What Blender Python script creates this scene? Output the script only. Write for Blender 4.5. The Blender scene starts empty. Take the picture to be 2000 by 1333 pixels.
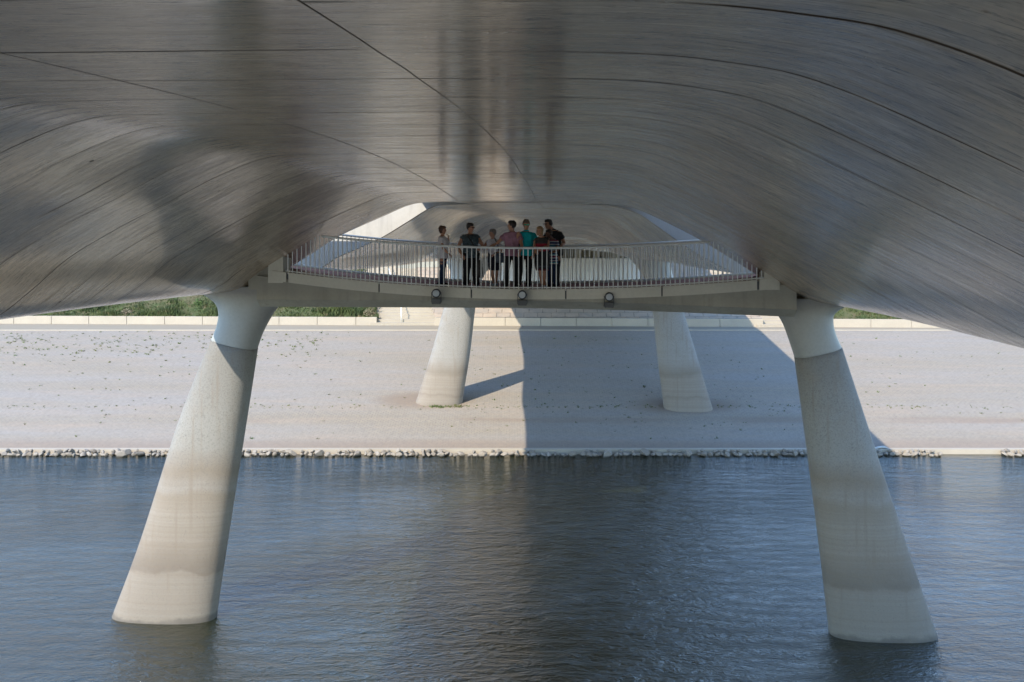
import bpy, bmesh, math, random
import numpy as np
from mathutils import Vector, Matrix, noise as mnoise
random.seed(7)
R = math.radians
scn = bpy.context.scene
COL = scn.collection
ZC = 10.4                       # eye height above the water
TH = .0645                      # the bridge axis turns this much off the view axis
CT, ST = math.cos(TH), math.sin(TH)

# ---------------------------------------------------------------- camera, sky, sun
cd = bpy.data.cameras.new('camera'); cam = bpy.data.objects.new('camera', cd); COL.objects.link(cam)
cam.location = (0, 0, ZC); cam.rotation_euler = (R(90), 0, 0)
cd.lens = 36; cd.sensor_width = 36; cd.shift_y = -221.5/2000
cd.clip_start = .05; cd.clip_end = 3000
scn.camera = cam
SUN_TO = Vector((-.72, -1.0, 1.0)).normalized()        # direction towards the sun
sl = bpy.data.lights.new('sun', 'SUN'); sl.energy = 2.3; sl.angle = R(.55); sl.color = (1, .88, .71)
so = bpy.data.objects.new('sun', sl); COL.objects.link(so)
so.rotation_euler = SUN_TO.to_track_quat('Z', 'Y').to_euler(); so.location = SUN_TO*80
w = bpy.data.worlds.new('World'); scn.world = w; w.use_nodes = True
nt = w.node_tree; sky = nt.nodes.new('ShaderNodeTexSky'); sky.sky_type = 'NISHITA'; sky.sun_disc = False
sky.sun_elevation = math.asin(SUN_TO.z); sky.sun_rotation = math.atan2(SUN_TO.x, SUN_TO.y)
sky.air_density = 1.1; sky.dust_density = .0; sky.ozone_density = 3.6
bg = nt.nodes['Background']; nt.links.new(sky.outputs[0], bg.inputs[0]); bg.inputs[1].default_value = .15
scn.view_settings.view_transform = 'Standard'; scn.view_settings.look = 'None'
scn.view_settings.exposure = 1.68; scn.view_settings.gamma = 1
scn.render.engine = 'CYCLES'
cy = scn.cycles; cy.max_bounces = 10; cy.diffuse_bounces = 5; cy.glossy_bounces = 5
cy.use_denoising = True; cy.sample_clamp_indirect = 25; cy.blur_glossy = 1.0

# ---------------------------------------------------------------- helpers
def bw(u, s, zr):
    """bridge frame (across, along, height over the eye) to world"""
    return Vector((u*CT + s*ST, s*CT - u*ST, ZC + zr))
def tag(o, label=None, cat=None, group=None, kind=None):
    if label: o['label'] = label
    if cat: o['category'] = cat
    if group: o['group'] = group
    if kind: o['kind'] = kind
    return o
def empty(name, loc=(0, 0, 0), rz=0):
    o = bpy.data.objects.new(name, None); COL.objects.link(o); o.location = loc; o.rotation_euler.z = rz
    o.empty_display_size = .2
    return o
def link(name, me, parent=None):
    o = bpy.data.objects.new(name, me); COL.objects.link(o)
    if parent is not None: o.parent = parent
    return o
def obj(name, bm, mat, parent=None, smooth=False, loc=None):
    """bm in world coordinates when the parent sits at the origin"""
    me = bpy.data.meshes.new(name); bmesh.ops.recalc_face_normals(bm, faces=bm.faces)
    bm.to_mesh(me); bm.free()
    if isinstance(mat, (list, tuple)):
        for m in mat: me.materials.append(m)
    else: me.materials.append(mat)
    for p in me.polygons: p.use_smooth = smooth
    o = link(name, me, parent)
    if loc is not None: o.location = loc
    return o
def struct(o): return tag(o, kind='structure')
def hexa(bm, pts):
    vs = [bm.verts.new(p) for p in pts]
    for f in ((0, 3, 2, 1), (4, 5, 6, 7), (0, 1, 5, 4), (1, 2, 6, 5), (2, 3, 7, 6), (3, 0, 4, 7)):
        bm.faces.new([vs[i] for i in f])
def box(bm, a, b):
    (x0, y0, z0), (x1, y1, z1) = a, b
    hexa(bm, [(x0, y0, z0), (x1, y0, z0), (x1, y1, z0), (x0, y1, z0), (x0, y0, z1), (x1, y0, z1), (x1, y1, z1), (x0, y1, z1)])
def bbox(bm, u0, u1, s0, s1, z0, z1, z0b=None, z1b=None):
    """box in the bridge frame, with other heights at its u1 end if given"""
    z0b = z0 if z0b is None else z0b; z1b = z1 if z1b is None else z1b
    hexa(bm, [bw(u0, s0, z0), bw(u1, s0, z0b), bw(u1, s1, z0b), bw(u0, s1, z0), bw(u0, s0, z1), bw(u1, s0, z1b), bw(u1, s1, z1b), bw(u0, s1, z1)])
def tube(bm, pts, r, n=8, ref=None, cap=True):
    """tube along pts; r: number, or list of (ra, rb) with ra along ref"""
    pts = [Vector(p) for p in pts]; rings = []
    for i, p in enumerate(pts):
        t = (pts[min(i+1, len(pts)-1)] - pts[max(i-1, 0)])
        t = t.normalized() if t.length > 1e-9 else Vector((0, 0, 1))
        a = Vector(ref) if ref is not None else (Vector((1, 0, 0)) if abs(t.x) < .8 else Vector((0, 1, 0)))
        a = (a - t*a.dot(t))
        a = a.normalized() if a.length > 1e-6 else Vector((0, 1, 0))
        b = t.cross(a)
        ra, rb = (r, r) if not isinstance(r, (list, tuple)) else (r[i] if isinstance(r[i], (list, tuple)) else (r[i], r[i]))
        rings.append([bm.verts.new(p + a*ra*math.cos(2*math.pi*k/n) + b*rb*math.sin(2*math.pi*k/n)) for k in range(n)])
    for A, B in zip(rings, rings[1:]):
        for k in range(n): bm.faces.new([A[k], A[(k+1) % n], B[(k+1) % n], B[k]])
    if cap:
        bm.faces.new(rings[0][::-1]); bm.faces.new(rings[-1])
def ball(bm, c, r, m=None, u=12, v=8):
    mat = Matrix.Translation(Vector(c)) @ (m.to_4x4() if m else Matrix.Identity(4)) @ Matrix.Diagonal((*(r if isinstance(r, (tuple, list)) else (r, r, r)), 1))
    bmesh.ops.create_uvsphere(bm, u_segments=u, v_segments=v, radius=1, matrix=mat)
def cr(P, t):
    """Catmull-Rom through the rows of P at index t"""
    n = len(P)-1; i = min(int(t), n-1); f = t-i
    p0, p1, p2, p3 = P[max(i-1, 0)], P[i], P[i+1], P[min(i+2, n)]
    return .5*((2*p1)+(-p0+p2)*f+(2*p0-5*p1+4*p2-p3)*f*f+(-p0+3*p1-3*p2+p3)*f**3)

# ---------------------------------------------------------------- node materials
class N:
    def __init__(s, name):
        s.m = bpy.data.materials.new(name); s.m.use_nodes = True; s.t = s.m.node_tree
        s.b = s.t.nodes['Principled BSDF']; s.out = s.t.nodes['Material Output']
    def n(s, ty, **k):
        x = s.t.nodes.new('ShaderNode'+ty)
        for a, v in k.items(): setattr(x, a, v)
        return x
    def set(s, sock, v):
        if isinstance(v, bpy.types.NodeSocket): s.t.links.new(v, sock)
        elif isinstance(v, (tuple, list)): sock.default_value = tuple(v) + ((1,) if len(v) == 3 and len(sock.default_value) == 4 else ())
        else: sock.default_value = v
    def P(s, **k):
        for a, v in k.items(): s.set(s.b.inputs[a.replace('_', ' ')], v)
        return s
    def ma(s, op, a, b=0., c=0., clamp=False):
        x = s.n('Math', operation=op, use_clamp=clamp); s.set(x.inputs[0], a); s.set(x.inputs[1], b); s.set(x.inputs[2], c); return x.outputs[0]
    def mix(s, f, a, b, mode='MIX'):
        x = s.n('Mix', data_type='RGBA', blend_type=mode); s.set(x.inputs[0], f); s.set(x.inputs[6], a); s.set(x.inputs[7], b); return x.outputs[2]
    def map(s, v, a, b, c=0., d=1., smooth=False):
        x = s.n('MapRange', interpolation_type='SMOOTHSTEP' if smooth else 'LINEAR')
        for i, q in enumerate((v, a, b, c, d)): s.set(x.inputs[i], q)
        return x.outputs[0]
    def co(s, kind='Object'): return s.n('TexCoord').outputs[kind]
    def mp(s, v, scale=(1, 1, 1), loc=(0, 0, 0), rot=(0, 0, 0)):
        x = s.n('Mapping'); s.set(x.inputs[0], v); s.set(x.inputs['Scale'], scale); s.set(x.inputs['Location'], loc); s.set(x.inputs['Rotation'], rot); return x.outputs[0]
    def noise(s, v, sc=1., det=4., ro=.55, dist=0.):
        x = s.n('TexNoise'); s.set(x.inputs['Vector'], v); s.set(x.inputs['Scale'], sc); s.set(x.inputs['Detail'], det); s.set(x.inputs['Roughness'], ro); s.set(x.inputs['Distortion'], dist); return x.outputs[0]
    def vor(s, v, sc=1., feat='F1', out=0, rnd=1.):
        x = s.n('TexVoronoi', feature=feat); s.set(x.inputs['Vector'], v); s.set(x.inputs['Scale'], sc); s.set(x.inputs['Randomness'], rnd); return x.outputs[out]
    def ramp(s, f, stops, interp='LINEAR'):
        x = s.n('ValToRGB'); x.color_ramp.interpolation = interp; e = x.color_ramp.elements
        while len(e) < len(stops): e.new(1)
        for el, (p, c) in zip(e, stops): el.position = p; el.color = (*c, 1)
        s.set(x.inputs[0], f); return x.outputs[0]
    def bump(s, h, st=.3, d=.01, nrm=None):
        x = s.n('Bump'); s.set(x.inputs['Strength'], st); s.set(x.inputs['Distance'], d); s.set(x.inputs['Height'], h)
        if nrm is not None: s.set(x.inputs['Normal'], nrm)
        return x.outputs[0]
    def sep(s, v):
        x = s.n('SeparateXYZ'); s.set(x.inputs[0], v); return x.outputs
    def comb(s, x_, y_, z_=0.):
        x = s.n('CombineXYZ'); s.set(x.inputs[0], x_); s.set(x.inputs[1], y_); s.set(x.inputs[2], z_); return x.outputs[0]

def plain(name, col, rough=.6, metal=0., var=.12, sc=6., spec=.5):
    k = N(name); nz = k.noise(k.co(), sc, 4)
    f = k.map(nz, .3, .7, 1-var, 1+var)
    x = k.n('Mix', data_type='RGBA', blend_type='MULTIPLY'); x.inputs[0].default_value = 1
    k.set(x.inputs[6], col); k.t.links.new(f, x.inputs[7])
    k.P(Base_Color=x.outputs[2], Roughness=rough, Metallic=metal); k.b.inputs['Specular IOR Level'].default_value = spec
    return k.m

def m_soffit(name='cast_concrete_soffit', base=(.74, .60, .44), far=False):
    k = N(name); uv = k.co('UV'); o = k.sep(uv); u, s = o[0], o[1]
    # formwork panels: three strips across, joints about 1.5 m along; each panel its own tone
    wob = k.ma('MULTIPLY', k.ma('SUBTRACT', k.noise(uv, .35, 2), .5), .05)
    uj = k.ma('ADD', u, wob)
    strip = k.ma('ADD', k.ma('GREATER_THAN', uj, -3.22), k.ma('GREATER_THAN', uj, -1.12))
    off = k.ma('MULTIPLY', strip, .83 if far else 0.)
    sj = k.ma('ADD', k.ma('ADD', k.ma('DIVIDE', s, 1.46), .29), off)
    sj = k.ma('ADD', sj, k.ma('MULTIPLY', k.ma('SUBTRACT', k.noise(k.comb(strip, s), .33, 1), .5), 1.3))
    fr = k.ma('ABSOLUTE', k.ma('SUBTRACT', k.ma('FRACT', sj), .5))
    jt = k.map(fr, .484, .4945, 0, 1)
    la = k.map(k.ma('ABSOLUTE', k.ma('ADD', uj, 3.22)), .004, .017, 1, 0)
    lb = k.map(k.ma('ABSOLUTE', k.ma('ADD', uj, 1.12)), .002, .009, 1, 0)
    brk = k.map(k.noise(k.mp(uv, (.5, 1.3, 1)), 1.1, 3), .36, .50, .1, 1)
    crack = k.ma('MAXIMUM', k.ma('MULTIPLY', jt, brk), k.ma('MAXIMUM', la, lb))
    wn = k.n('TexWhiteNoise', noise_dimensions='2D')
    k.set(wn.inputs['Vector'], k.comb(k.ma('ADD', strip, .5), k.ma('FLOOR', sj)))
    tone = k.map(wn.outputs[0], 0, 1, .78, 1.12)
    # board streaks that run across the bridge, fine and broad
    st1 = k.noise(k.mp(uv, (.55, 5.5, 1)), 1.6, 6, .66)
    st2 = k.noise(k.mp(uv, (.8, 13, 1)), 2.2, 5, .7)
    cl = k.noise(uv, .45, 5, .6)
    c = k.mix(k.map(cl, .33, .68, 0, 1), tuple(v*.66 for v in base), tuple(v*1.18 for v in (base[0]*1.03, base[1]*1.0, base[2]*.95)))
    c = k.mix(k.map(st1, .42, .64, .0, .6), c, tuple(v*.45 for v in base))
    c = k.mix(k.map(st2, .50, .70, 0, .4), c, (base[0]*1.25, base[1]*1.22, base[2]*1.15))
    x = k.n('Mix', data_type='RGBA', blend_type='MULTIPLY'); x.inputs[0].default_value = 1; k.set(x.inputs[6], c); k.t.links.new(tone, x.inputs[7]); c = x.outputs[2]
    # long dark scratches and bleed lines along the boards
    sc = k.noise(k.mp(uv, (2.0, 15, 1), (3, 1, 0)), 1.3, 5, .65)
    c = k.mix(k.map(sc, .60, .64, 0, .85), c, (.085, .075, .065))
    rdg = k.ma('ABSOLUTE', k.ma('SUBTRACT', k.noise(k.mp(uv, (.7, 3.6, 1), (1, 8, 0)), 1.25, 6, .68), .5)); c = k.mix(k.map(rdg, .004, .016, .6, 0), c, (.10, .085, .07))
    pz = k.noise(k.mp(uv, (1.3, 5.5, 1), (5, 1, 0)), 1.4, 5, .7); c = k.mix(k.map(pz, .56, .60, 0, .4), c, (.15, .13, .11)); c = k.mix(k.map(pz, .40, .36, 0, .35), c, (.80, .70, .57))
    # air holes
    vo = k.vor(k.mp(uv, (1, 1, 1)), 2.3); msk = k.map(k.noise(uv, .9, 2), .54, .6, 0, 1)
    vs = k.vor(uv, 9.)
    hole = k.ma('MAXIMUM', k.ma('MULTIPLY', k.map(vo, .06, .08, 1, 0), msk), k.ma('MULTIPLY', k.map(vs, .07, .1, 1, 0), k.map(k.noise(uv, 1.7, 2), .58, .63, 0, 1)))
    c = k.mix(k.ma('MULTIPLY', hole, .85), c, (.03, .026, .022))
    gr = k.noise(k.mp(uv, (1, 1.6, 1)), 7, 6, .8); c = k.mix(k.map(gr, .42, .60, 0, .42), c, tuple(v*.5 for v in base))
    wst = k.noise(k.mp(uv, (.8, 1.2, 1), (4, 4, 0)), 1.1, 7, .75); c = k.mix(k.map(wst, .52, .58, 0, .30), c, (.24, .205, .17))
    dash = k.ma('MULTIPLY', k.map(k.ma('ABSOLUTE', k.ma('ADD', u, k.ma('ADD', 4.75, k.ma('MULTIPLY', k.ma('SUBTRACT', k.noise(uv, 2.5, 3), .5), .5)))), .10, .26, 1, 0), k.map(k.ma('ABSOLUTE', k.ma('SUBTRACT', k.ma('FRACT', k.ma('DIVIDE', s, .34)), .5)), .06, .14, 1, 0))
    c = k.mix(k.ma('MULTIPLY', dash, .8), c, (.05, .04, .033))
    stain = k.map(k.noise(k.mp(uv, (.5, 1.1, 1), (9, 2, 0)), .8, 6, .65), .50, .66, 0, .5)
    c = k.mix(stain, c, (.2, .17, .15))
    c = k.mix(k.ma('MULTIPLY', crack, .88), c, (.05, .036, .028))
    h = k.ma('ADD', k.ma('MULTIPLY', st2, .5), k.ma('MULTIPLY', cl, .25))
    h = k.ma('SUBTRACT', h, k.ma('MULTIPLY', crack, 1.2)); h = k.ma('SUBTRACT', h, hole)
    rg = k.ma('ADD', k.ma('MULTIPLY', k.map(st1, .36, .64, .0, 1), .11), k.ma('MULTIPLY', k.map(st2, .42, .66, 0, 1), .08)); rg = k.ma('ADD', rg, .06)
    rg = k.ma('ADD', rg, k.ma('MULTIPLY', k.map(cl, .4, .65, 0, 1), .06))
    rg = k.ma('MAXIMUM', rg, k.ma('MAXIMUM', k.ma('MULTIPLY', crack, .9), k.ma('MULTIPLY', hole, .9)))
    dk = k.ma('MAXIMUM', k.ma('MULTIPLY', k.map(sc, .61, .66, 0, 1), .7), k.ma('MAXIMUM', crack, hole)); spl = k.map(dk, 0, 1, .62, .02); spl = k.ma('MULTIPLY', spl, tone); spl = k.ma('MULTIPLY', spl, k.map(st2, .40, .62, 1.1, .25)); spl = k.ma('MULTIPLY', spl, k.map(st1, .40, .66, 1.1, .45))
    und = k.noise(k.mp(uv, (.25, 3.2, 1)), 1.0, 3)
    nb = k.bump(und, .22, .010)
    k.P(Base_Color=c, Roughness=rg, Normal=k.bump(h, .22, .006, nb)); k.t.links.new(spl, k.b.inputs['Specular IOR Level'])
    return k.m

def m_concrete(name, base, rough=.7, speck=0., dirt=.25, streak=True):
    k = N(name); o = k.co(); a = k.noise(o, .7, 6, .6); b = k.noise(o, 14, 4, .6)
    c = k.mix(k.map(a, .3, .7), tuple(v*(1-dirt) for v in base), tuple(min(1, v*(1+dirt*.5)) for v in base))
    c = k.mix(k.map(b, .4, .75, 0, .3), c, tuple(v*.7 for v in base))
    if streak:
        v = k.noise(k.mp(o, (4, 4, .35)), 1.5, 4); c = k.mix(k.map(v, .52, .75, 0, .45), c, tuple(v*.55 for v in base))
    k.P(Base_Color=c, Roughness=rough, Normal=k.bump(k.ma('ADD', a, b), .25, .008))
    return k.m

def m_pier(name, bands, top=(.50, .505, .49), low=(.53, .46, .38)):
    k = N(name); o = k.co(); z = k.sep(o)[2]
    dz = k.ma('ADD', k.ma('MULTIPLY', k.ma('SUBTRACT', k.noise(k.mp(o, (1, 1, .6)), .9, 4), .5), .55), k.ma('MULTIPLY', k.ma('SUBTRACT', k.noise(o, 5, 3), .5), .12))
    zz = k.ma('ADD', z, dz)
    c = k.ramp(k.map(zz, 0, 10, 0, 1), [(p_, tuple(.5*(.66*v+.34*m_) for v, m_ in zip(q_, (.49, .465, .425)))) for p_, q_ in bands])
    # tide marks: fine near-level bands
    tide = k.noise(k.comb(0., 0., k.ma('ADD', z, k.ma('MULTIPLY', dz, .18))), 6.5, 5, .7)
    lowm = k.map(z, 3.2, 4.2, 1, 0)
    c = k.mix(k.ma('MULTIPLY', k.map(tide, .42, .62, 0, .45), lowm), c, (.19, .15, .11))
    sp = k.vor(o, 22.); sp2 = k.noise(o, 26, 4, .8)
    upm = k.map(z, 3.0, 5.0, .35, 1)
    c = k.mix(k.ma('MULTIPLY', k.map(sp2, .48, .66, 0, .6), upm), c, (.11, .11, .105))
    c = k.mix(k.ma('MULTIPLY', k.map(sp, .12, .2, .6, 0), k.map(k.noise(o, 4, 2), .5, .6)), c, (.05, .05, .05))
    run = k.noise(k.mp(o, (5, 5, .3)), 1.4, 4); c = k.mix(k.map(run, .54, .72, 0, .45), c, (.19, .155, .12))
    blot = k.noise(k.mp(o, (1, 1, 1.6)), 1.3, 5, .6); c = k.mix(k.map(blot, .50, .70, 0, .35), c, (.22, .195, .165))
    k.P(Base_Color=c, Roughness=.85, Normal=k.bump(k.ma('ADD', sp2, k.noise(o, 12, 3)), .5, .012))
    return k.m

def zb(stops): return [(z/10, c) for z, c in stops]
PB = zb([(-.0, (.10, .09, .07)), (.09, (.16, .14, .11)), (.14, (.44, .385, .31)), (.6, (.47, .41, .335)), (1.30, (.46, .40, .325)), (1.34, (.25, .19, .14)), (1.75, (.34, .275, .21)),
         (2.2, (.48, .41, .33)), (2.9, (.53, .47, .39)), (3.35, (.46, .38, .29)), (3.55, (.55, .52, .47)), (4.0, (.40, .32, .235)), (4.35, (.46, .42, .37)), (4.6, (.52, .52, .49)), (5.4, (.52, .53, .515)), (6.6, (.40, .41, .405)), (7.6, (.31, .32, .32))])  # upper shaft darkens towards the head: shade put into the colour
PF = zb([(0, (.5, .44, .36)), (1.6, (.52, .45, .37)), (1.75, (.38, .30, .23)), (1.85, (.52, .45, .37)), (2.7, (.52, .46, .38)), (2.95, (.36, .30, .235)), (3.3, (.50, .47, .43)), (3.6, (.56, .56, .54)), (8, (.55, .55, .54))])

M = {}
M['soffit'] = m_soffit()
M['soffit_far'] = m_soffit('cast_concrete_far_soffit', (.66, .545, .41), True)
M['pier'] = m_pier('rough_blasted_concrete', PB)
M['pier_far'] = m_pier('rough_blasted_concrete_dry', PF)
M['head'] = m_concrete('smooth_bluish_concrete', (.30, .315, .31), .5, dirt=.12, streak=False)
M['beam'] = m_concrete('weathered_beam_concrete', (.36, .36, .31), .75, dirt=.25)
M['fascia'] = m_concrete('pale_precast_concrete', (.62, .62, .54), .65, dirt=.08, streak=False)
M['whitewall'] = m_concrete('white_concrete', (.50, .50, .48), .6, dirt=.08)
M['deckred'] = plain('red_brown_decking', (.24, .12, .10), .8, var=.25, sc=20)
M['steel'] = plain('pale_painted_steel', (.74, .78, .77), .38, .0, .05)
M['darksteel'] = plain('dark_grey_cast_metal', (.07, .08, .09), .45, .4, .1)
M['block'] = m_concrete('cream_concrete_block', (.40, .355, .285), .75, dirt=.1, streak=False)
M['step'] = m_concrete('cream_stair_concrete', (.37, .33, .265), .8, dirt=.1, streak=False)
k = N('lamp_lens'); k.P(Base_Color=(.42, .48, .52), Roughness=.35); M['lens'] = k.m

# water
k = N('river_water'); o = k.co()
n1 = k.noise(k.mp(o, (.55, 1.25, 1), rot=(0, 0, .10)), 1.8, 6, .66, .4)
n2 = k.noise(k.mp(o, (1.3, 2.4, 1), rot=(0, 0, -.22)), 3.6, 4, .6, .3)
n3 = k.noise(k.mp(o, (.10, .22, 1)), 1.0, 3)
calm = k.map(n3, .35, .65, .65, 1.2)
h = k.ma('MULTIPLY', k.ma('ADD', n1, k.ma('MULTIPLY', n2, .34)), calm)
wc = k.mix(k.map(k.noise(o, .12, 3), .35, .65), (.010, .013, .004), (.015, .017, .006))
k.P(Base_Color=wc, Roughness=.05, IOR=1.55, Normal=k.bump(h, 1.0, .135)); k.b.inputs['Specular IOR Level'].default_value = 1.0; M['water'] = k.m

# cobbled bank
k = N('pale_cobble_slope'); o = k.co(); xyz = k.sep(o); X, Y = xyz[0], xyz[1]
br = k.n('TexBrick'); k.set(br.inputs['Vector'], k.mp(o, (1, 1, 1))); br.inputs['Scale'].default_value = 1
br.inputs['Brick Width'].default_value = .26; br.inputs['Row Height'].default_value = .15; br.inputs['Mortar Size'].default_value = .016; br.inputs['Bias'].default_value = 0
br.inputs['Color1'].default_value = (0.285, 0.250, 0.190, 1); br.inputs['Color2'].default_value = (0.258, 0.234, 0.190, 1); br.inputs['Mortar'].default_value = (0.205, 0.179, 0.148, 1)
pat = k.noise(k.mp(o, (.07, .5, 1)), 1.0, 5, .6)
pat2 = k.noise(k.mp(o, (.12, .9, 1), (7, 3, 0)), 1.3, 5, .65)
c = k.mix(k.map(pat, .35, .65, 0, .6), br.outputs[0], (0.274, 0.262, 0.251))
c = k.mix(k.map(pat2, .48, .7, 0, .6), c, (0.312, 0.255, 0.198))
lowband = k.ma('MULTIPLY', k.map(k.ma('ADD', Y, k.ma('MULTIPLY', pat, 1.2)), 48.6, 49.3, 1, 0), .7)
c = k.mix(lowband, c, (0.228, 0.182, 0.148))
mid = k.ma('MULTIPLY', k.map(k.ma('ABSOLUTE', k.ma('SUBTRACT', k.ma('ADD', Y, k.ma('MULTIPLY', pat2, 1.2)), 51.4)), .15, .5, 1, 0), k.map(k.noise(k.mp(o, (.1, .3, 1), (3, 0, 0)), 1, 3), .44, .58, 0, .7))
c = k.mix(mid, c, (0.220, 0.171, 0.133))
# soil washed round the two piers on the bank
def disc(cx, cy, ra, rb):
    e = k.ma('ADD', k.ma('POWER', k.ma('DIVIDE', k.ma('SUBTRACT', X, cx), ra), 2.), k.ma('POWER', k.ma('DIVIDE', k.ma('SUBTRACT', Y, cy), rb), 2.))
    return k.map(k.ma('ADD', e, k.ma('MULTIPLY', k.noise(o, 1.2, 4), .5)), .6, 1.5, .75, 0)
c = k.mix(disc(-4.6, 53.6, 2.6, 1.3), c, (0.213, 0.160, 0.114)); c = k.mix(disc(8.9, 52.8, 3., 1.2), c, (0.205, 0.156, 0.114))
sp = k.vor(k.mp(o, (1, .55, 1)), 3.2); dn = k.map(k.noise(k.mp(o, (.3, .3, 1)), 1, 3), .35, .6, .25, 1)
c = k.mix(k.ma('MULTIPLY', k.map(sp, .05, .12, .6, 0), dn), c, (0.114, 0.095, 0.068))
fine = k.noise(k.mp(o, (1, .6, 1)), 6, 6, .8); c = k.mix(k.map(fine, .42, .62, 0, .45), c, (0.175, 0.152, 0.133))
k.P(Base_Color=c, Roughness=.95, Normal=k.bump(k.ma('ADD', fine, br.outputs[1]), .4, .02)); M['bank'] = k.m
M['bounce_shore'] = plain('pale_bounce_sand', (.46, .39, .29), .95, 0, .15, .6)
# paved upper slope
k = N('stone_paved_slope'); o = k.co()
br = k.n('TexBrick'); k.set(br.inputs['Vector'], k.mp(o, (1, 1, 1), rot=(0, 0, .03))); br.inputs['Scale'].default_value = 1; br.offset = .37
br.inputs['Brick Width'].default_value = .95; br.inputs['Row Height'].default_value = .62; br.inputs['Mortar Size'].default_value = .035
br.inputs['Color1'].default_value = (.32, .265, .205, 1); br.inputs['Color2'].default_value = (.265, .235, .20, 1); br.inputs['Mortar'].default_value = (.15, .125, .10, 1)
c = k.mix(k.map(k.noise(o, 1.6, 5, .65), .4, .7, 0, .55), br.outputs[0], (.50, .38, .27))
c = k.mix(k.map(k.noise(o, 7, 4, .7), .45, .7, 0, .35), c, (.3, .28, .25))
k.P(Base_Color=c, Roughness=.9, Normal=k.bump(br.outputs[1], .5, -.03)); M['paving'] = k.m
k = N('compacted_path'); o = k.co(); c = k.mix(k.noise(k.mp(o, (.3, 2, 1)), 1.5, 5, .65), (.215, .188, .14), (.29, .255, .195)); k.P(Base_Color=c, Roughness=.95); M['path'] = k.m
k = N('soil_under_grass'); o = k.co(); c = k.mix(k.map(k.noise(o, .8, 5), .35, .65), (.05, .075, .022), (.10, .085, .045)); k.P(Base_Color=c, Roughness=1.); M['soil'] = k.m
def m_leaf(name, a, b, cc=None):
    k = N(name); o = k.co(); f = k.noise(o, .9, 6, .7); f2 = k.noise(o, 1.4, 5, .7)
    c = k.mix(k.map(f, .35, .65), a, b)
    if cc: c = k.mix(k.map(f2, .56, .66), c, cc)
    k.P(Base_Color=c, Roughness=.7); return k.m
M['grass'] = m_leaf('meadow_grass', (.022, .048, .012), (.085, .11, .03), (.17, .135, .07))
M['weed'] = m_leaf('small_weed', (.06, .11, .03), (.14, .14, .05))
M['shrub'] = m_leaf('tangled_dry_shrub', (.22, .17, .12), (.12, .13, .06), (.30, .22, .17))
M['shrubg'] = m_leaf('green_shrub', (.04, .09, .02), (.09, .15, .04))
k = N('riprap_stone'); o = k.co(); oi = k.n('ObjectInfo')
c = k.mix(k.noise(o, 5, 5, .6), (.17, .145, .115), (.28, .245, .20)); c = k.mix(k.map(oi.outputs['Random'], 0, 1, 0, .5), c, (.34, .32, .29))
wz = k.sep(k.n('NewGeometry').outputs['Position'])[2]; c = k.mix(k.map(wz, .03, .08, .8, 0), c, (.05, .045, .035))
k.P(Base_Color=c, Roughness=.9, Normal=k.bump(k.noise(o, 9, 5, .7), .6, .03)); M['rock'] = k.m

# ---------------------------------------------------------------- ground, bank, water
def sheet(name, prof, x0, x1, mat, nx=60):
    bm = bmesh.new(); rows = []
    for (y, z) in prof: rows.append([bm.verts.new((x0+(x1-x0)*i/nx, y, z)) for i in range(nx+1)])
    for A, B in zip(rows, rows[1:]):
        for i in range(nx): bm.faces.new([A[i], A[i+1], B[i+1], B[i]])
    return struct(obj(name, bm, mat))
sheet('riverbed', [(-1500, -3), (1500, -3)], -1500, 1500, M['soil'], 2)
sheet('added_bounce_shore', [(-13.0, -.2), (-20, 1.2), (-34, 2.0), (-400, 3)][::-1], -600, 600, M['bounce_shore'], 4)  # unseen pale ground behind the camera, added to bounce warm light under the bridge
sheet('water', [(-1400, 0), (47.05, 0)], -1400, 1400, M['water'], 2)
BANK = [(47.30, .12), (48.4, .36), (53.0, 1.28), (60.0, 2.44), (67.6, 3.64)]
def bank_z(y):
    for (a, za), (b, zb_) in zip(BANK, BANK[1:]):
        if y <= b: return za+(zb_-za)*(y-a)/(b-a)
    return 3.64
sheet('riverbank', BANK, -1200, 1200, M['bank'], 2)
sheet('path', [(67.6, 3.645), (72.6, 3.645)], -1200, 1200, M['path'], 2)
sheet('upper_ground', [(72.6, 3.60), (74.0, 3.62), (86, 3.64)], -1200, 1200, M['soil'], 2)
bm = bmesh.new(); box(bm, (-600, 47.0, -1.5), (600, 47.32, .22)); struct(obj('river_kerb', bm, M['block']))
bm = bmesh.new(); box(bm, (-600, 67.45, 3.3), (600, 67.62, 3.67)); struct(obj('path_kerb', bm, M['block']))

def wall_y(x): return 70.4 - .045*x
def slope_z(x, y): return 4.17 + .39*(y-wall_y(x)-.3)
SL = 11.4                                                          # run of the upper slope
def upper_slope(name, edge0, edge1, mat, nx=14, ny=24, rough=0.):
    """slope behind the wall between two slanting edges; edge(t) gives x at run t"""
    bm = bmesh.new(); rows = []
    for j in range(ny+1):
        t = SL*j/ny; row = []
        for i in range(nx+1):
            x = edge0(t)+(edge1(t)-edge0(t))*i/nx; y = wall_y(x)+.3+t
            row.append(bm.verts.new((x, y, 4.21+.39*t+rough*mnoise.noise(Vector((x*.5, y*.5, 3))))))
        rows.append(row)
    for A, B in zip(rows, rows[1:]):
        for i in range(nx): bm.faces.new([A[i], A[i+1], B[i+1], B[i]])
    return struct(obj(name, bm, mat))
SA0 = lambda t: -9.35-.26*t                                         # left staircase edges
SA1 = lambda t: -5.35-.26*t
SB0 = lambda t: 17.1-.26*t
SB1 = lambda t: 21.6-.26*t
upper_slope('grassy_slope', lambda t: -260, SA0, M['soil'], 120, 24, .12)
upper_slope('paved_slope', SA1, SB0, M['paving'])
upper_slope('grassy_slope', SB1, lambda t: 260, M['soil'], 120, 24, .12)
ztop = 4.17+.39*SL
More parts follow.
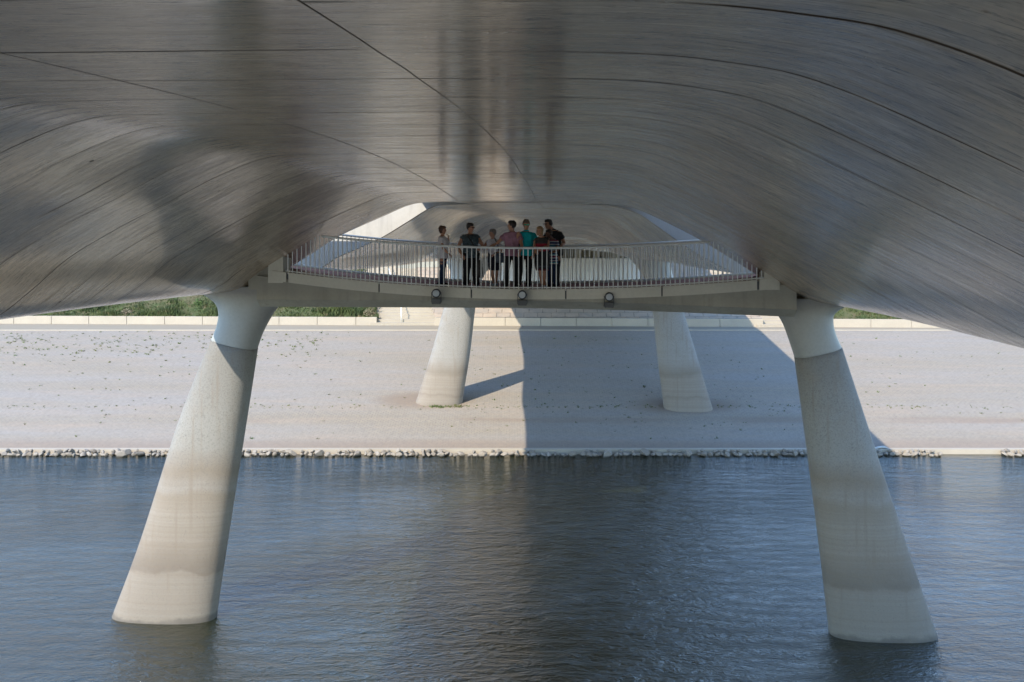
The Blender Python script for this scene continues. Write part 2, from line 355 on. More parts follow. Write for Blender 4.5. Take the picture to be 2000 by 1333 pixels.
sheet('plateau', [(81, ztop-.02), (90, ztop-.01), (1500, ztop+1)], -1200, 1200, M['soil'], 2)

# low retaining walls in front of the slope, made of long blocks
def ret_wall(x0, x1, ln, label):
    t = empty('retaining_wall', ((x0+x1)/2, wall_y((x0+x1)/2), 3.64)); tag(t, label, 'wall')
    x = x0; i = 0
    while x < x1-.05:
        l = ln*(1 if i % 3 != 2 or ln < 2.5 else .99)
        e = min(x+l, x1)
        if x1-e < .6: e = x1
        bm = bmesh.new(); c = t.location
        P = [(x+.012, wall_y(x), 3.4), (e-.012, wall_y(e), 3.4), (e-.012, wall_y(e)+.42, 3.4), (x+.012, wall_y(x)+.42, 3.4)]
        hexa(bm, [(p[0]-c.x, p[1]-c.y, p[2]-c.z) for p in P]+[(p[0]-c.x, p[1]-c.y, 4.19-c.z) for p in P])
        bmesh.ops.bevel(bm, geom=bm.edges[:], offset=.012, segments=1, affect='EDGES')
        o = obj('wall_block', bm, M['block'], t); x = e; i += 1
    return t
ret_wall(-45.8, -9.35, 2.70, 'low cream block wall below the long grassy slope left of the stairs')
ret_wall(-5.35, 17.1, 2.44, 'low cream block wall along the stone paved slope under the bridge')
ret_wall(21.6, 45.9, 2.70, 'low cream block wall below the grassy slope at the right')

def stairs(e0, e1, label):
    c = Vector(((e0(0)+e1(0))/2, wall_y(e0(0)), 3.64)); t = empty('staircase', c); tag(t, label, 'stairs')
    nst = 26; h = (ztop-3.64)/nst; run = (SL+.3)/nst
    for i in range(nst):
        tt = i*run; x0, x1 = e0(tt), e1(tt); y = wall_y((x0+x1)/2)+tt
        bm = bmesh.new(); box(bm, (x0-c.x-.45, y-c.y, -.3+i*h-.5), (x1-c.x+.45, y-c.y+run+.5, (i+1)*h))
        bmesh.ops.bevel(bm, geom=bm.edges[:], offset=.01, segments=1, affect='EDGES')
        obj('step', bm, M['step'], t)
    return t
stairs(SA0, SA1, 'wide cream staircase up the bank between the grass and the paved slope')
stairs(SB0, SB1, 'cream staircase up the bank partly hidden behind the right river pier')
# handrail in the middle of the left staircase
hr = empty('stair_handrail', (-7.7, 70.8, 3.7)); tag(hr, 'slim white handrail running up the middle of the wide left staircase', 'handrail')
bm = bmesh.new(); pts = []
for i in range(6):
    tt = .3+i*2.1; pts.append(Vector((-7.6-.26*tt+7.7, tt-.1, .18*tt/.45+1.0)))
tube(bm, pts, .03); obj('handrail', bm, M['steel'], hr, True)
for p in pts:
    bm = bmesh.new(); tube(bm, [p-Vector((0, 0, 1.05)), p], .03); obj('post', bm, M['steel'], hr, True)

# ---------------------------------------------------------------- bridge shells
def A(l): return np.array(l, float)
NE = A([(-10.9, 1.9), (-10.9, 1.3), (-10.85, .1), (-10.7, -1.1), (-10.2, -1.72), (-9.4, -1.76), (-8.75, -1.64), (-8.25, -1.31), (-7.31, -.74), (-6.48, -.22), (-5.33, .29), (-4.54, .62), (-3.87, .69), (-2.5, .70), (-.8, .69), (.3, .68), (.97, .62), (1.37, .55), (1.95, .33), (3.32, -.37), (4.78, -1.29), (5.36, -1.7), (6.2, -1.97), (7.1, -1.93), (7.9, -1.2), (8.5, .4), (8.9, 1.2), (8.9, 1.9)])
NM = A([(-11.0, 1.9), (-11.0, 1.3), (-10.95, .2), (-10.8, -.95), (-10.2, -1.5), (-9.4, -1.47), (-8.75, -1.02), (-8.1, -.47), (-7.3, .0), (-6.5, .40), (-5.6, .86), (-4.85, 1.12), (-4.1, 1.16), (-2.5, 1.16), (-.8, 1.16), (.2, 1.14), (.75, 1.08), (1.25, .95), (1.95, .62), (3.3, -.05), (4.7, -.75), (5.4, -1.15), (6.3, -1.62), (7.2, -1.90), (8., -1.4), (8.6, .4), (9.0, 1.2), (9.0, 1.9)])
def row_near(s):
    wgt = max(0, math.sin(math.pi*min(max(s, 0), 27.6)/27.6)); return NE*(1-wgt)+NM*wgt
F30 = A([(-9.9, 1.9), (-9.9, 1.2), (-9.6, .2), (-9.1, -.9), (-8.5, -1.42), (-7.9, -1.33), (-7.4, -1.05), (-7.19, -.9), (-6.53, -.62), (-5.81, -.29), (-5.03, .18), (-4.41, .56), (-4.0, .66), (-2.6, .70), (-.8, .70), (.5, .67), (1.2, .6), (1.77, .4), (2.23, .09), (3.3, -.66), (4.0, -1.05), (4.77, -1.40), (5.5, -1.35), (6.0, -.8), (6.4, .3), (6.5, 1.2), (6.5, 1.9)])
F42 = A([(-9.5, 1.9), (-9.5, 1.2), (-9.0, .2), (-8.0, -.9), (-7.2, -1.45), (-6.5, -1.42), (-6.0, -1.1), (-5.7, -.85), (-5.1, -.4), (-4.6, .0), (-4.1, .32), (-3.6, .5), (-3.2, .55), (-2.3, .55), (-.9, .55), (.3, .5), (.9, .42), (1.4, .2), (1.9, -.12), (2.8, -.75), (3.4, -1.1), (4.0, -1.45), (4.8, -1.5), (5.5, -.9), (6.2, .3), (6.4, 1.2), (6.4, 1.9)])
F53 = A([(-9.1, 1.9), (-9.1, 1.2), (-8.4, .2), (-7.4, -1.0), (-6.7, -1.6), (-5.6, -1.62), (-4.9, -1.6), (-4.5, -1.5), (-4.1, -1.35), (-3.7, -1.1), (-3.3, -.85), (-2.9, -.65), (-2.5, -.58), (-1.8, -.55), (-.9, -.55), (0., -.58), (.4, -.65), (.8, -.8), (1.2, -1.0), (1.8, -1.3), (2.4, -1.5), (3.0, -1.62), (4.3, -1.65), (5.2, -1.2), (6.0, .2), (6.3, 1.2), (6.3, 1.9)])
F62 = F53.copy(); F62[4:23, 1] = -1.25-.06*np.abs(np.linspace(-1, 1, 19))*5
F76 = F53.copy(); F76[3:24, 1] = -1.66; F76[:, 0] *= 1.05
FK = [(30., F30), (42., F42), (53., F53), (62., F62), (80., F76)]
def row_far(s):
    for (a, Ra), (b, Rb) in zip(FK, FK[1:]):
        if s <= b:
            f = (s-a)/(b-a); f = f*f*(3-2*f) if b <= 62 else f
            return Ra*(1-f)+Rb*f
    return F76
def shell(name, rowf, s0, s1, ds, mat, parent, sub=5, top=1.9):
    ns = int(math.ceil((s1-s0)/ds)); bm = bmesh.new(); uvl = bm.loops.layers.uv.new('UVMap')
    S = [s0+(s1-s0)*i/ns for i in range(ns+1)]; G = []; T = []; UV = []
    for s in S:
        P = rowf(s); n = len(P)-1; Q = []
        for q in range(n*sub+1): Q.append(cr(P, q/sub))
        # arc-length coordinate measured from the crown
        L = [0.]
        for a, b in zip(Q, Q[1:]): L.append(L[-1]+float(np.linalg.norm(b-a)))
        ic = min(range(len(Q)), key=lambda i: abs(Q[i][0]+1.12)); L = [l-L[ic]-1.12 for l in L]
        G.append([bm.verts.new(bw(q[0], s, q[1])) for q in Q]); UV.append([(l, s) for l in L])
        T.append([bm.verts.new(bw(q[0], s, top)) for q in Q] if s in (S[0], S[-1]) else None)
    def face(vs, uvs):
        try: f = bm.faces.new(vs)
        except ValueError: return
        for lp, t in zip(f.loops, uvs): lp[uvl].uv = t
        return f
    for i in range(ns):
        for j in range(len(G[0])-1):
            f = face([G[i][j], G[i+1][j], G[i+1][j+1], G[i][j+1]], [UV[i][j], UV[i+1][j], UV[i+1][j+1], UV[i][j+1]]); f.smooth = True
        face([G[i][0], G[i][-1], G[i+1][-1], G[i+1][0]], [(0, 0)]*4)
    me = None
    obj_ = None
    for i, sg in ((0, 0), (ns, 1)):
        for j in range(len(G[0])-1):
            face([G[i][j], G[i][j+1], T[i][j+1], T[i][j]], [UV[i][j]]*4)
    for f in bm.faces:
        if not f.smooth: f.material_index = 1
    me = bpy.data.meshes.new(name); bmesh.ops.recalc_face_normals(bm, faces=bm.faces); bm.to_mesh(me); bm.free()
    me.materials.append(mat); me.materials.append(M['whitewall'])
    return link(name, me, parent)
bridge = empty('bridge'); tag(bridge, 'grey concrete bridge seen from beneath, its sculpted underside carried by splayed piers in the river', 'bridge')
shell('near_deck_shell'.replace('near_', ''), row_near, -.3, 27.6, .2, M['soffit'], bridge)
shell('deck_shell', row_near, 27.6-55.2-.3, -2.4-.0, .5, M['soffit'], bridge)
shell('deck_shell', row_far, 30., 80., .3, M['soffit_far'], bridge)
# the two shells are joined over the middle; the gap stays open at both sides
def joint_slab(s0, s1):
    prof = A([(-4.78, 1.9), (-4.78, 1.05), (-4.6, .95), (-4.0, .84), (-3.4, .72), (-2.5, .695), (-.8, .695), (.3, .69), (.8, .70), (1.3, .82), (1.9, .95), (2.08, 1.1), (2.08, 1.9)])
    return shell('joint_slab', lambda s: prof, s0, s1, 1., M['soffit_far'], bridge)
joint_slab(27.61, 29.99); joint_slab(-2.39, -.31)

def soffit_z(u, s):
    P = row_near(s); Q = [cr(P, q/4) for q in range(4*4, (len(P)-5)*4)]
    for a, b in zip(Q, Q[1:]):
        if a[0] <= u <= b[0]: return a[1]+(b[1]-a[1])*(u-a[0])/max(1e-6, b[0]-a[0])
    return -1.7

# ---------------------------------------------------------------- piers
def ring(bm, u0, u1, s, d, z, tilt=0., n=40, e=2.5):
    c, r = (u0+u1)/2, (u1-u0)/2; vs = []
    for k_ in range(n):
        a = 2*math.pi*k_/n; ca, sa = math.cos(a), math.sin(a)
        x = r*math.copysign(abs(ca)**(2/e), ca); y = d*math.copysign(abs(sa)**(2/e), sa)
        vs.append(bm.verts.new(bw(c+x, s+y, z+tilt*x)))
    return vs
def loftrings(bm, rings):
    for P, Q in zip(rings, rings[1:]):
        for i in range(len(P)): bm.faces.new([P[i], P[(i+1) % len(P)], Q[(i+1) % len(Q)], Q[i]])
    bm.faces.new(rings[0][::-1]); bm.faces.new(rings[-1])
def dense(rows, n=7):
    P = [A(r) for r in rows]; out = []
    for i in range((len(P)-1)*n+1): out.append(cr(P, i/n))
    return out
def pier(s, rows, hrows, mat, lab=None):
    if s in (26.75, -1.3):
        q_ = lambda L: [(r_[0], (r_[1]+1.7)*1.012-1.725, (r_[2]+1.7)*1.012-1.725, r_[3], r_[4]) for r_ in L]
        rows, hrows = q_(rows), q_(hrows)
    """rows: (z, u_left, u_right, half depth, tilt)"""
    bm = bmesh.new(); loftrings(bm, [ring(bm, r[1], r[2], s, r[3], r[0], r[4]) for r in dense(rows)])
    p = obj('pier', bm, mat, bridge, True); p['label'] = lab
    bm = bmesh.new(); loftrings(bm, [ring(bm, r[1], r[2], s, r[3], r[0], r[4]) for r in dense(hrows)])
    h = obj('pier_head', bm, M['head'], p, True); h['label'] = 'smooth blue-grey flared top of the pier'
    return p
tl = -.22; tr = .24
LR = [(-12.2, -13.0, -9.7, .6, 0), (-10.4, -12.3, -9.52, .56, 0), (-8.3, -11.5, -9.22, .55, -.03), (-5.2, -10.48, -8.74, .54, -.1), (-3.1, -9.62, -8.43, .52, tl)]
LH = [(-3.105, -9.61, -8.44, .515, tl), (-2.7, -9.46, -8.28, .53, -.15), (-2.3, -9.42, -8.04, .51, -.08), (-2.0, -9.55, -7.80, .50, -.03), (-1.72, -9.95, -7.5, .50, 0), (-1.55, -10.3, -7.3, .5, 0)]
RR = [(-12.2, 6.55, 9.6, .6, 0), (-10.4, 6.36, 9.02, .56, 0), (-8.3, 6.13, 8.32, .55, .03), (-5.4, 5.78, 7.38, .54, .1), (-3.2, 5.50, 6.66, .52, tr)]
RH = [(-3.205, 5.51, 6.65, .515, tr), (-2.8, 5.36, 6.50, .53, .15), (-2.45, 5.22, 6.44, .51, .08), (-2.2, 5.05, 6.50, .50, .03), (-1.97, 4.8, 6.85, .5, 0), (-1.8, 4.6, 7.2, .5, 0)]
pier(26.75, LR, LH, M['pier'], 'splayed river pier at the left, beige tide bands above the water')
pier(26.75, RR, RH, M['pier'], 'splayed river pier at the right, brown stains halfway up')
FLR = [(-10.2, -8.85, -5.95, .75, 0), (-9.1, -8.45, -6.0, .70, 0), (-6.6, -7.65, -5.62, .6, -.02), (-4.1, -6.95, -5.33, .52, -.05), (-3.0, -6.68, -5.12, .5, -.1)]
FLH = [(-3.005, -6.67, -5.13, .495, -.1), (-2.5, -6.6, -4.9, .53, -.05), (-2.0, -6.75, -4.55, .62, 0), (-1.55, -7.0, -4.2, .8, 0)]
FRR = [(-10.4, 4.45, 7.25, .75, 0), (-9.5, 4.41, 6.95, .70, 0), (-7, 4.1, 6.2, .6, .02), (-4.4, 3.83, 5.42, .52, .05), (-3.0, 3.55, 5.05, .5, .1)]
FRH = [(-3.005, 3.56, 5.04, .495, .1), (-2.5, 3.35, 4.85, .53, .05), (-2.0, 3.0, 4.75, .62, 0), (-1.55, 2.6, 4.75, .8, 0)]
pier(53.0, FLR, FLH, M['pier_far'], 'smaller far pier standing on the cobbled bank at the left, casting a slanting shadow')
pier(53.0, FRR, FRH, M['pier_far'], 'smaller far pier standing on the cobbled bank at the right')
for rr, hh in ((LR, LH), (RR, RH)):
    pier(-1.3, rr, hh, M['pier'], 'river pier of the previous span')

# cross beam between the near pier heads
bm = bmesh.new()
US = [-8.25, -6, -3.5, -1, 1.5, 3.5, 5.42]
def beam_sec(u):
    zb_ = -2.06 if u < 0 else -2.06-.19*(u/5.42)
    zt = walk_z(u)-.30
    return [(25.86, zt+.12), (25.86, zb_+.21), (26.2, zb_), (26.7, zb_), (26.7, zt+.12)]
def walk_z(u):
    d = u+1.2; return -1.565+(.0103 if d < 0 else .0078)*d*d
rs = [[bm.verts.new(bw(u, s, z)) for s, z in beam_sec(u)] for u in US]
for P, Q in zip(rs, rs[1:]):
    for i in range(5): bm.faces.new([P[i], P[(i+1) % 5], Q[(i+1) % 5], Q[i]])
bm.faces.new(rs[0][::-1]); bm.faces.new(rs[-1])
cb = obj('crossbeam', bm, M['beam'], bridge)

# far abutment under the end of the bridge
bm = bmesh.new()
F = lambda x, y, z: (x, y, z)
hexa(bm, [(-.9, 75.2, 4.2), (9.75, 75.0, 4.2), (9.75, 79, 4.2), (-.9, 79, 4.2), (-.7, 76, 8.14), (9.35, 75.7, 8.14), (9.35, 79, 8.14), (-.7, 79, 8.14)])
ab = obj('abutment', bm, M['whitewall'], bridge)
bm = bmesh.new()
bm.free()
for i in range(7):
    bm = bmesh.new(); box(bm, (.2+i*1.5, 76.6, 8.13), (.55+i*1.5, 77.0, 8.9)); obj('bearing_block', bm, M['beam'], bridge)
bm = bmesh.new(); box(bm, (-9, 79, 4), (16, 80.2, 9.1)); obj('back_wall', bm, M['beam'], bridge)

# ---------------------------------------------------------------- footbridge on the cross beam
fb = empty('footbridge'); tag(fb, 'curved walkway slung between the two river piers, red-brown deck and pale concrete edge panels', 'walkway')
def s_front(u): return 25.72+.10*((u+1.2)/6.3)**2
bm = bmesh.new(); N_ = 56; rows = []
for i in range(N_+1):
    u = -9.9+(7.2+9.9)*i/N_; inn = -7.62 < u < 4.68
    rows.append((u, walk_z(u) if -9 < u < 7 else walk_z(u)))
def strip(bm, u0, u1, s0f, s1f, zo, th, n=40):
    pr = None
    for i in range(n+1):
        u = u0+(u1-u0)*i/n; z = walk_z(u)+zo; s0, s1 = s0f(u), s1f(u)
        r = [bm.verts.new(bw(u, s0, z)), bm.verts.new(bw(u, s1, z)), bm.verts.new(bw(u, s1, z-th)), bm.verts.new(bw(u, s0, z-th))]
        if pr:
            for k_ in range(4): bm.faces.new([pr[k_], pr[(k_+1) % 4], r[(k_+1) % 4], r[k_]])
        else: bm.faces.new(r[::-1])
        pr = r
    bm.faces.new(pr)
strip(bm, -7.55, 4.62, lambda u: s_front(u)+.16, lambda u: 27.62, 0, .2)
strip(bm, -9.8, 7.0, lambda u: 27.62, lambda u: 28.6, 0, .2)
obj('deck', bm, M['deckred'], fb)
bm = bmesh.new(); strip(bm, -9.8, 7.0, lambda u: 28.6, lambda u: 28.75, .03, .28); obj('rear_edge', bm, M['fascia'], fb)
JU = [-7.43, -5.05, -2.69, -.31, 2.09, 4.46]
for a, b in zip(JU, JU[1:]):
    bm = bmesh.new(); strip(bm, a+.02, b-.02, s_front, lambda u: s_front(u)+.14, .015, .255, 8); obj('edge_panel', bm, M['fascia'], fb)
bm = bmesh.new(); strip(bm, -7.62, 4.66, lambda u: s_front(u)+.05, lambda u: s_front(u)+.15, -.03, .20, 20); obj('edge_backing', bm, M['darksteel'], fb)
bm = bmesh.new(); strip(bm, -7.85, -7.47, s_front, lambda u: s_front(u)+.5, .01, .25, 3); obj('end_block', bm, M['fascia'], fb)
bm = bmesh.new(); strip(bm, 4.50, 4.95, s_front, lambda u: s_front(u)+.5, .03, .28, 3); obj('end_block', bm, M['fascia'], fb)
def haunch(u0, u1, s0, zb_, mat):
    """block that closes the space between beam end and soffit, its top cut to the soffit"""
    bm = bmesh.new(); pr = None
    for i in range(9):
        u = u0+(u1-u0)*i/8; z = soffit_z(u, s0)+.04; z2 = soffit_z(u, s0+.7)+.04
        r_ = [bm.verts.new(bw(u, s0, zb_)), bm.verts.new(bw(u, s0, z)), bm.verts.new(bw(u, s0+.7, z2)), bm.verts.new(bw(u, s0+.7, zb_))]
        if pr:
            for k_ in range(4): bm.faces.new([pr[k_], pr[(k_+1) % 4], r_[(k_+1) % 4], r_[k_]])
        else: bm.faces.new(r_[::-1])
        pr = r_
    bm.faces.new(pr); return obj('end_block', bm, mat, fb)
haunch(-7.95, -7.56, s_front(-7.5)+.03, -1.42, M['fascia']); haunch(-8.5, -7.96, s_front(-7.5)+.13, -1.6, M['beam'])
haunch(4.62, 5.0, s_front(4.6)+.03, -1.55, M['fascia']); haunch(5.01, 5.42, s_front(4.6)+.13, -1.7, M['beam'])

def railing(sf, u0, u1, pitch, label, clip):
    t = empty('railing'); tag(t, label, 'railing', None)
    hh = 1.05
    def top(u):
        z = walk_z(u)+hh
        return min(z, soffit_z(u, sf(u))-.015) if clip else z
    n = 90; bm = bmesh.new(); pts = []
    for i in range(n+1):
        u = u0+(u1-u0)*i/n; pts.append(bw(u, sf(u), top(u)))
    if clip:
        # handrail proper only where it is full height, ends meet the concrete
        pts = [p for i, p in enumerate(pts) if top(u0+(u1-u0)*i/n) > walk_z(u0+(u1-u0)*i/n)+hh-.02]
    tube(bm, pts, [(.03, .022)]*len(pts), 8, ref=(0, 0, 1)); obj('handrail', bm, M['steel'], t, True)
    # flat bar just under the handrail and the bottom bar
    for name, dz in (('bottom_rail', .05),):
        bm = bmesh.new(); pts = [bw(u0+(u1-u0)*i/n, sf(u0+(u1-u0)*i/n), walk_z(u0+(u1-u0)*i/n)+dz) for i in range(n+1)]
        tube(bm, pts, [(.018, .012)]*len(pts), 6, ref=(0, 0, 1)); obj(name, bm, M['steel'], t)
    nb = int((u1-u0)/pitch); us = [u0+(i+.5)*(u1-u0)/nb for i in range(nb)]
    us.sort(key=lambda u: abs(u+1.3)); extra = None; bme = bmesh.new()
    for i, u in enumerate(us):
        b = bw(u, sf(u), walk_z(u)-.03); e = bw(u, sf(u), top(u)-.0)
        if e.z-b.z < .08: continue
        bm = bme if i >= 100 else bmesh.new()
        c = Vector((.011, 0, 0)); d = Vector((0, .016, 0))
        hexa(bm, [b-c-d, b+c-d, b+c+d, b-c+d, e-c-d, e+c-d, e+c+d, e-c+d])
        if i < 100: obj('baluster', bm, M['steel'], t)
    if len(bme.verts): tag(obj('baluster', bme, M['steel'], t), kind='stuff')
    else: bme.free()
    return t
railing(lambda u: s_front(u)+.07, -7.5, 4.62, .1185, 'pale steel railing on the walkway edge nearest the viewer, in front of the people', True)
railing(lambda u: 28.66, -9.2, 6.4, .118, 'pale steel railing on the far edge of the walkway, behind the people', False)

# round floodlights on the beam below the walkway
def floodlight(px, py, label):
    Yd = 25.6; x = (px-1000)/2000*Yd; z = ZC-(py-445)/2000*Yd
    # keep it on the beam face
    t = empty('floodlight', (x, Yd+.02, z)); tag(t, label, 'floodlight', 'round floodlights below the walkway')
    bm = bmesh.new(); tube(bm, [(0, -.10, 0), (0, -.08, 0), (0, .10, .0), (0, .16, 0)], [.098, .112, .105, .06], 28); obj('housing', bm, M['darksteel'], t, True)
    bm = bmesh.new(); tube(bm, [(0, -.108, 0), (0, -.101, 0)], [.078, .084], 28); obj('lens', bm, M['lens'], t)
    bm = bmesh.new()
    for sx in (-1, 1):
        box(bm, (sx*.118-.006, -.03, -.23), (sx*.118+.006, .03, .02))
    obj('yoke', bm, M['darksteel'], t)
    bm = bmesh.new(); box(bm, (-.112, -.09, -.27), (.112, .32, -.135)); bmesh.ops.bevel(bm, geom=bm.edges[:], offset=.01, segments=2, affect='EDGES'); obj('ballast_box', bm, M['darksteel'], t)
    return t
floodlight(852, 573, 'leftmost of the three round floodlights below the walkway')
floodlight(1020, 576, 'middle one of the three round floodlights below the walkway')
floodlight(1189.5, 580, 'rightmost of the three round floodlights below the walkway')

# ---------------------------------------------------------------- riprap along the kerb
protos = []
for q in range(9):
    bm = bmesh.new(); bmesh.ops.create_icosphere(bm, subdivisions=2, radius=1)
    sx, sy, sz = random.uniform(.8, 1.2), random.uniform(.7, 1), random.uniform(.6, .85)
    pl = [(Vector((random.uniform(-1, 1), random.uniform(-1, 1), random.uniform(-1, 1))).normalized(), random.uniform(.45, .8)) for _ in range(11)]
    for v in bm.verts:
        p = v.co.copy()
        for nn, dd in pl:
            e = p.dot(nn)-dd
            if e > 0: p -= nn*e
        p += Vector((1, 1, 1))*.04*mnoise.noise(p*2+Vector((q, 0, 0)))
        v.co = Vector((p.x*sx, p.y*sy, p.z*sz))
    me = bpy.data.meshes.new('boulder'); bm.to_mesh(me); bm.free(); me.materials.append(M['rock']); protos.append(me)
x = -24.6; cnt = 0
while x < 23.9 and cnt < 292:
    pxl = 1000+x/47*2000
    if 1832 < pxl < 1945: x += .3; continue
    big = random.random() < .09; thin = 1050 < pxl < 1140
    r = (random.uniform(.22, .30) if big else random.uniform(.12, .19)) * (.75 if thin else 1)
    for layer in ((0, 1) if not big and random.random() < .75 and not thin else (0,)):
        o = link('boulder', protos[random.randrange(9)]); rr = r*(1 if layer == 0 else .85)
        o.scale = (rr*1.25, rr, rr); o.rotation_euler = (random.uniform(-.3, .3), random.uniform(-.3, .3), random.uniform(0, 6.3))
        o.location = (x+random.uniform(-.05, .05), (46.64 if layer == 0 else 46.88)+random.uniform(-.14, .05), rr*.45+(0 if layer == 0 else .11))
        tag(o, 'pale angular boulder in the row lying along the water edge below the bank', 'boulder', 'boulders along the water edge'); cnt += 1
    x += r*1.62

# ---------------------------------------------------------------- weeds, grass, shrubs
def blades(bm, p, n, h, spread, w_=.03, lean=.6):
    for _ in range(n):
        a = random.uniform(0, 6.28); b = Vector(p)+Vector((math.cos(a), math.sin(a), 0))*random.uniform(0, spread)
        hh = h*random.uniform(.5, 1.2); d = Vector((random.uniform(-1, 1), random.uniform(-1, 1), 0))*hh*lean
        s_ = Vector((math.cos(a+1.5), math.sin(a+1.5), 0))*w_*random.uniform(.6, 1.4)
        bm.faces.new([bm.verts.new(b-s_), bm.verts.new(b+s_), bm.verts.new(b+d+Vector((0, 0, hh))+s_*.3)])
bm = bmesh.new()
def weed_at(x, y, sc=1.):
    blades(bm, (x, y, bank_z(y)-.01), random.randint(4, 10), .09*sc, .10*sc, .025*sc, 1.1)
for _ in range(380):
    y = random.gauss(64, 1.8); x = random.uniform(-34, -12)
    if 53 < y < 67.3: weed_at(x, y, random.uniform(.5, 1.3))
for _ in range(330):
    y = random.uniform(48.5, 67); x = random.uniform(-32, 32); weed_at(x, y, random.uniform(.4, 1.1))
for _ in range(260): weed_at(random.uniform(-26, 26), random.gauss(52.6, .16), random.uniform(.5, .9))
for _ in range(250): weed_at(random.uniform(-3, 14), random.uniform(49.5, 66), random.uniform(.3, .7))
for _ in range(30): weed_at(random.uniform(-4.2, -2.5), random.gauss(52.6, .1), 1.3)
tag(obj('weeds', bm, M['weed']), kind='stuff')
bm = bmesh.new()
def gz(x, y): return slope_z(x, y)+.12*mnoise.noise(Vector((x*.5, y*.5, 3)))
for _ in range(26000):
    if random.random() < .78: x = random.uniform(-40, -8.8)
    else: x = random.uniform(20, 38)
    t = random.random()**1.5*SL
    if -9.3-.26*t < x < 21.6-.26*t: continue
    y = wall_y(x)+.3+t; hgt = .16+.75*max(0, mnoise.noise(Vector((x*.6, y*.8, 0))))
    blades(bm, (x, y, gz(x, y)-.03), 3, hgt, .14, .045, .7)
tag(obj('grass', bm, M['grass']), kind='stuff')
def shrub(x, y, r, mat, label):
    bm = bmesh.new()
    for _ in range(420):
        d = Vector((random.gauss(0, 1), random.gauss(0, 1), abs(random.gauss(0, 1)))).normalized()*r*random.uniform(.25, 1)*(.75+.35*mnoise.noise(Vector((x, y, _*.1))))
        p = Vector((d.x, d.y, d.z*.85)); s_ = Vector((random.uniform(-1, 1), random.uniform(-1, 1), random.uniform(-1, 1))).normalized()*.05; q = Vector((random.uniform(-1, 1), random.uniform(-1, 1), random.uniform(-.3, 1))).normalized()*.12
        bm.faces.new([bm.verts.new(p-s_), bm.verts.new(p+s_), bm.verts.new(p+q)])
    t = empty('shrub', (x, y, gz(x, y)-.05)); tag(t, label, 'shrub')
    obj('foliage', bm, mat, t)
    bm = bmesh.new()
    for _ in range(9): tube(bm, [(0, 0, 0), Vector((random.uniform(-1, 1), random.uniform(-1, 1), 1.1)).normalized()*r*.85], [.02, .006], 5)
    obj('stem', bm, M['shrub'], t)
shrub(-10.05, 71.5, .62, M['shrub'], 'dry reddish-brown shrub at the end of the grass beside the stairs')
shrub(-27.2, 72.3, .55, M['shrub'], 'tall tan dead plant standing in the grass at the far left')
shrub(-22.4, 73.6, .75, M['shrubg'], 'green bush in the grass left of the left river pier')
shrub(-12.6, 72.4, .5, M['shrubg'], 'small green bush in the grass between left pier and stairs')
shrub(23.6, 72.6, .8, M['shrub'], 'brown leafy bush on the grass right beside the right river pier')
shrub(25.6, 72.2, .6, M['shrubg'], 'green bush on the grass right of the right river pier')

# ---------------------------------------------------------------- people
def fused(name, bm, voxel, mat, parent, smooth_it=2, noise_amp=0.):
    """join overlapping closed pieces of bm into one continuous skin"""
    me = bpy.data.meshes.new(name); bmesh.ops.recalc_face_normals(bm, faces=bm.faces); bm.to_mesh(me); bm.free()
    tmp = bpy.data.objects.new('tmp', me); COL.objects.link(tmp)
    md = tmp.modifiers.new('r', 'REMESH'); md.mode = 'VOXEL'; md.voxel_size = voxel; md.use_smooth_shade = True
    if smooth_it:
        m2 = tmp.modifiers.new('s', 'SMOOTH'); m2.factor = .5; m2.iterations = smooth_it
    dg = bpy.context.evaluated_depsgraph_get(); out = bpy.data.meshes.new_from_object(tmp.evaluated_get(dg), depsgraph=dg)
    bpy.data.objects.remove(tmp); bpy.data.meshes.remove(me)
    if noise_amp:
        for v in out.vertices: v.co += Vector(v.normal)*noise_amp*mnoise.noise(v.co*22)
    out.materials.clear(); out.materials.append(mat)
    for p in out.polygons: p.use_smooth = True; p.material_index = 0
    out.name = name
    return link(name, out, parent)
def cloth(name, col, **k_): return plain(name, col, .85, 0, k_.get('var', .18), k_.get('sc', 9), .2)
SK = {'fair': plain('fair_skin', (.58, .33, .235), .5, 0, .06, 9), 'tan': plain('tanned_skin', (.44, .235, .15), .5, 0, .06, 9), 'brown': plain('brown_skin', (.16, .075, .045), .5, 0, .06, 9)}
HR = {'brown': plain('brown_hair', (.075, .035, .018), .6, 0, .4, 40), 'dark': plain('dark_hair', (.018, .013, .011), .55, 0, .4, 40), 'grey': plain('grey_hair', (.28, .27, .26), .6, 0, .35, 40), 'greybrown': plain('greying_brown_hair', (.15, .11, .08), .6, 0, .4, 40), 'blond': plain('blond_hair', (.33, .21, .10), .6, 0, .4, 40)}
BLK = plain('black_plastic', (.012, .012, .014), .2); EYE = plain('dark_eye', (.02, .015, .012), .2)
def frame(yaw):
    f = Vector((math.sin(yaw), -math.cos(yaw), 0)); s_ = Vector((math.cos(yaw), math.sin(yaw), 0)); return f, s_
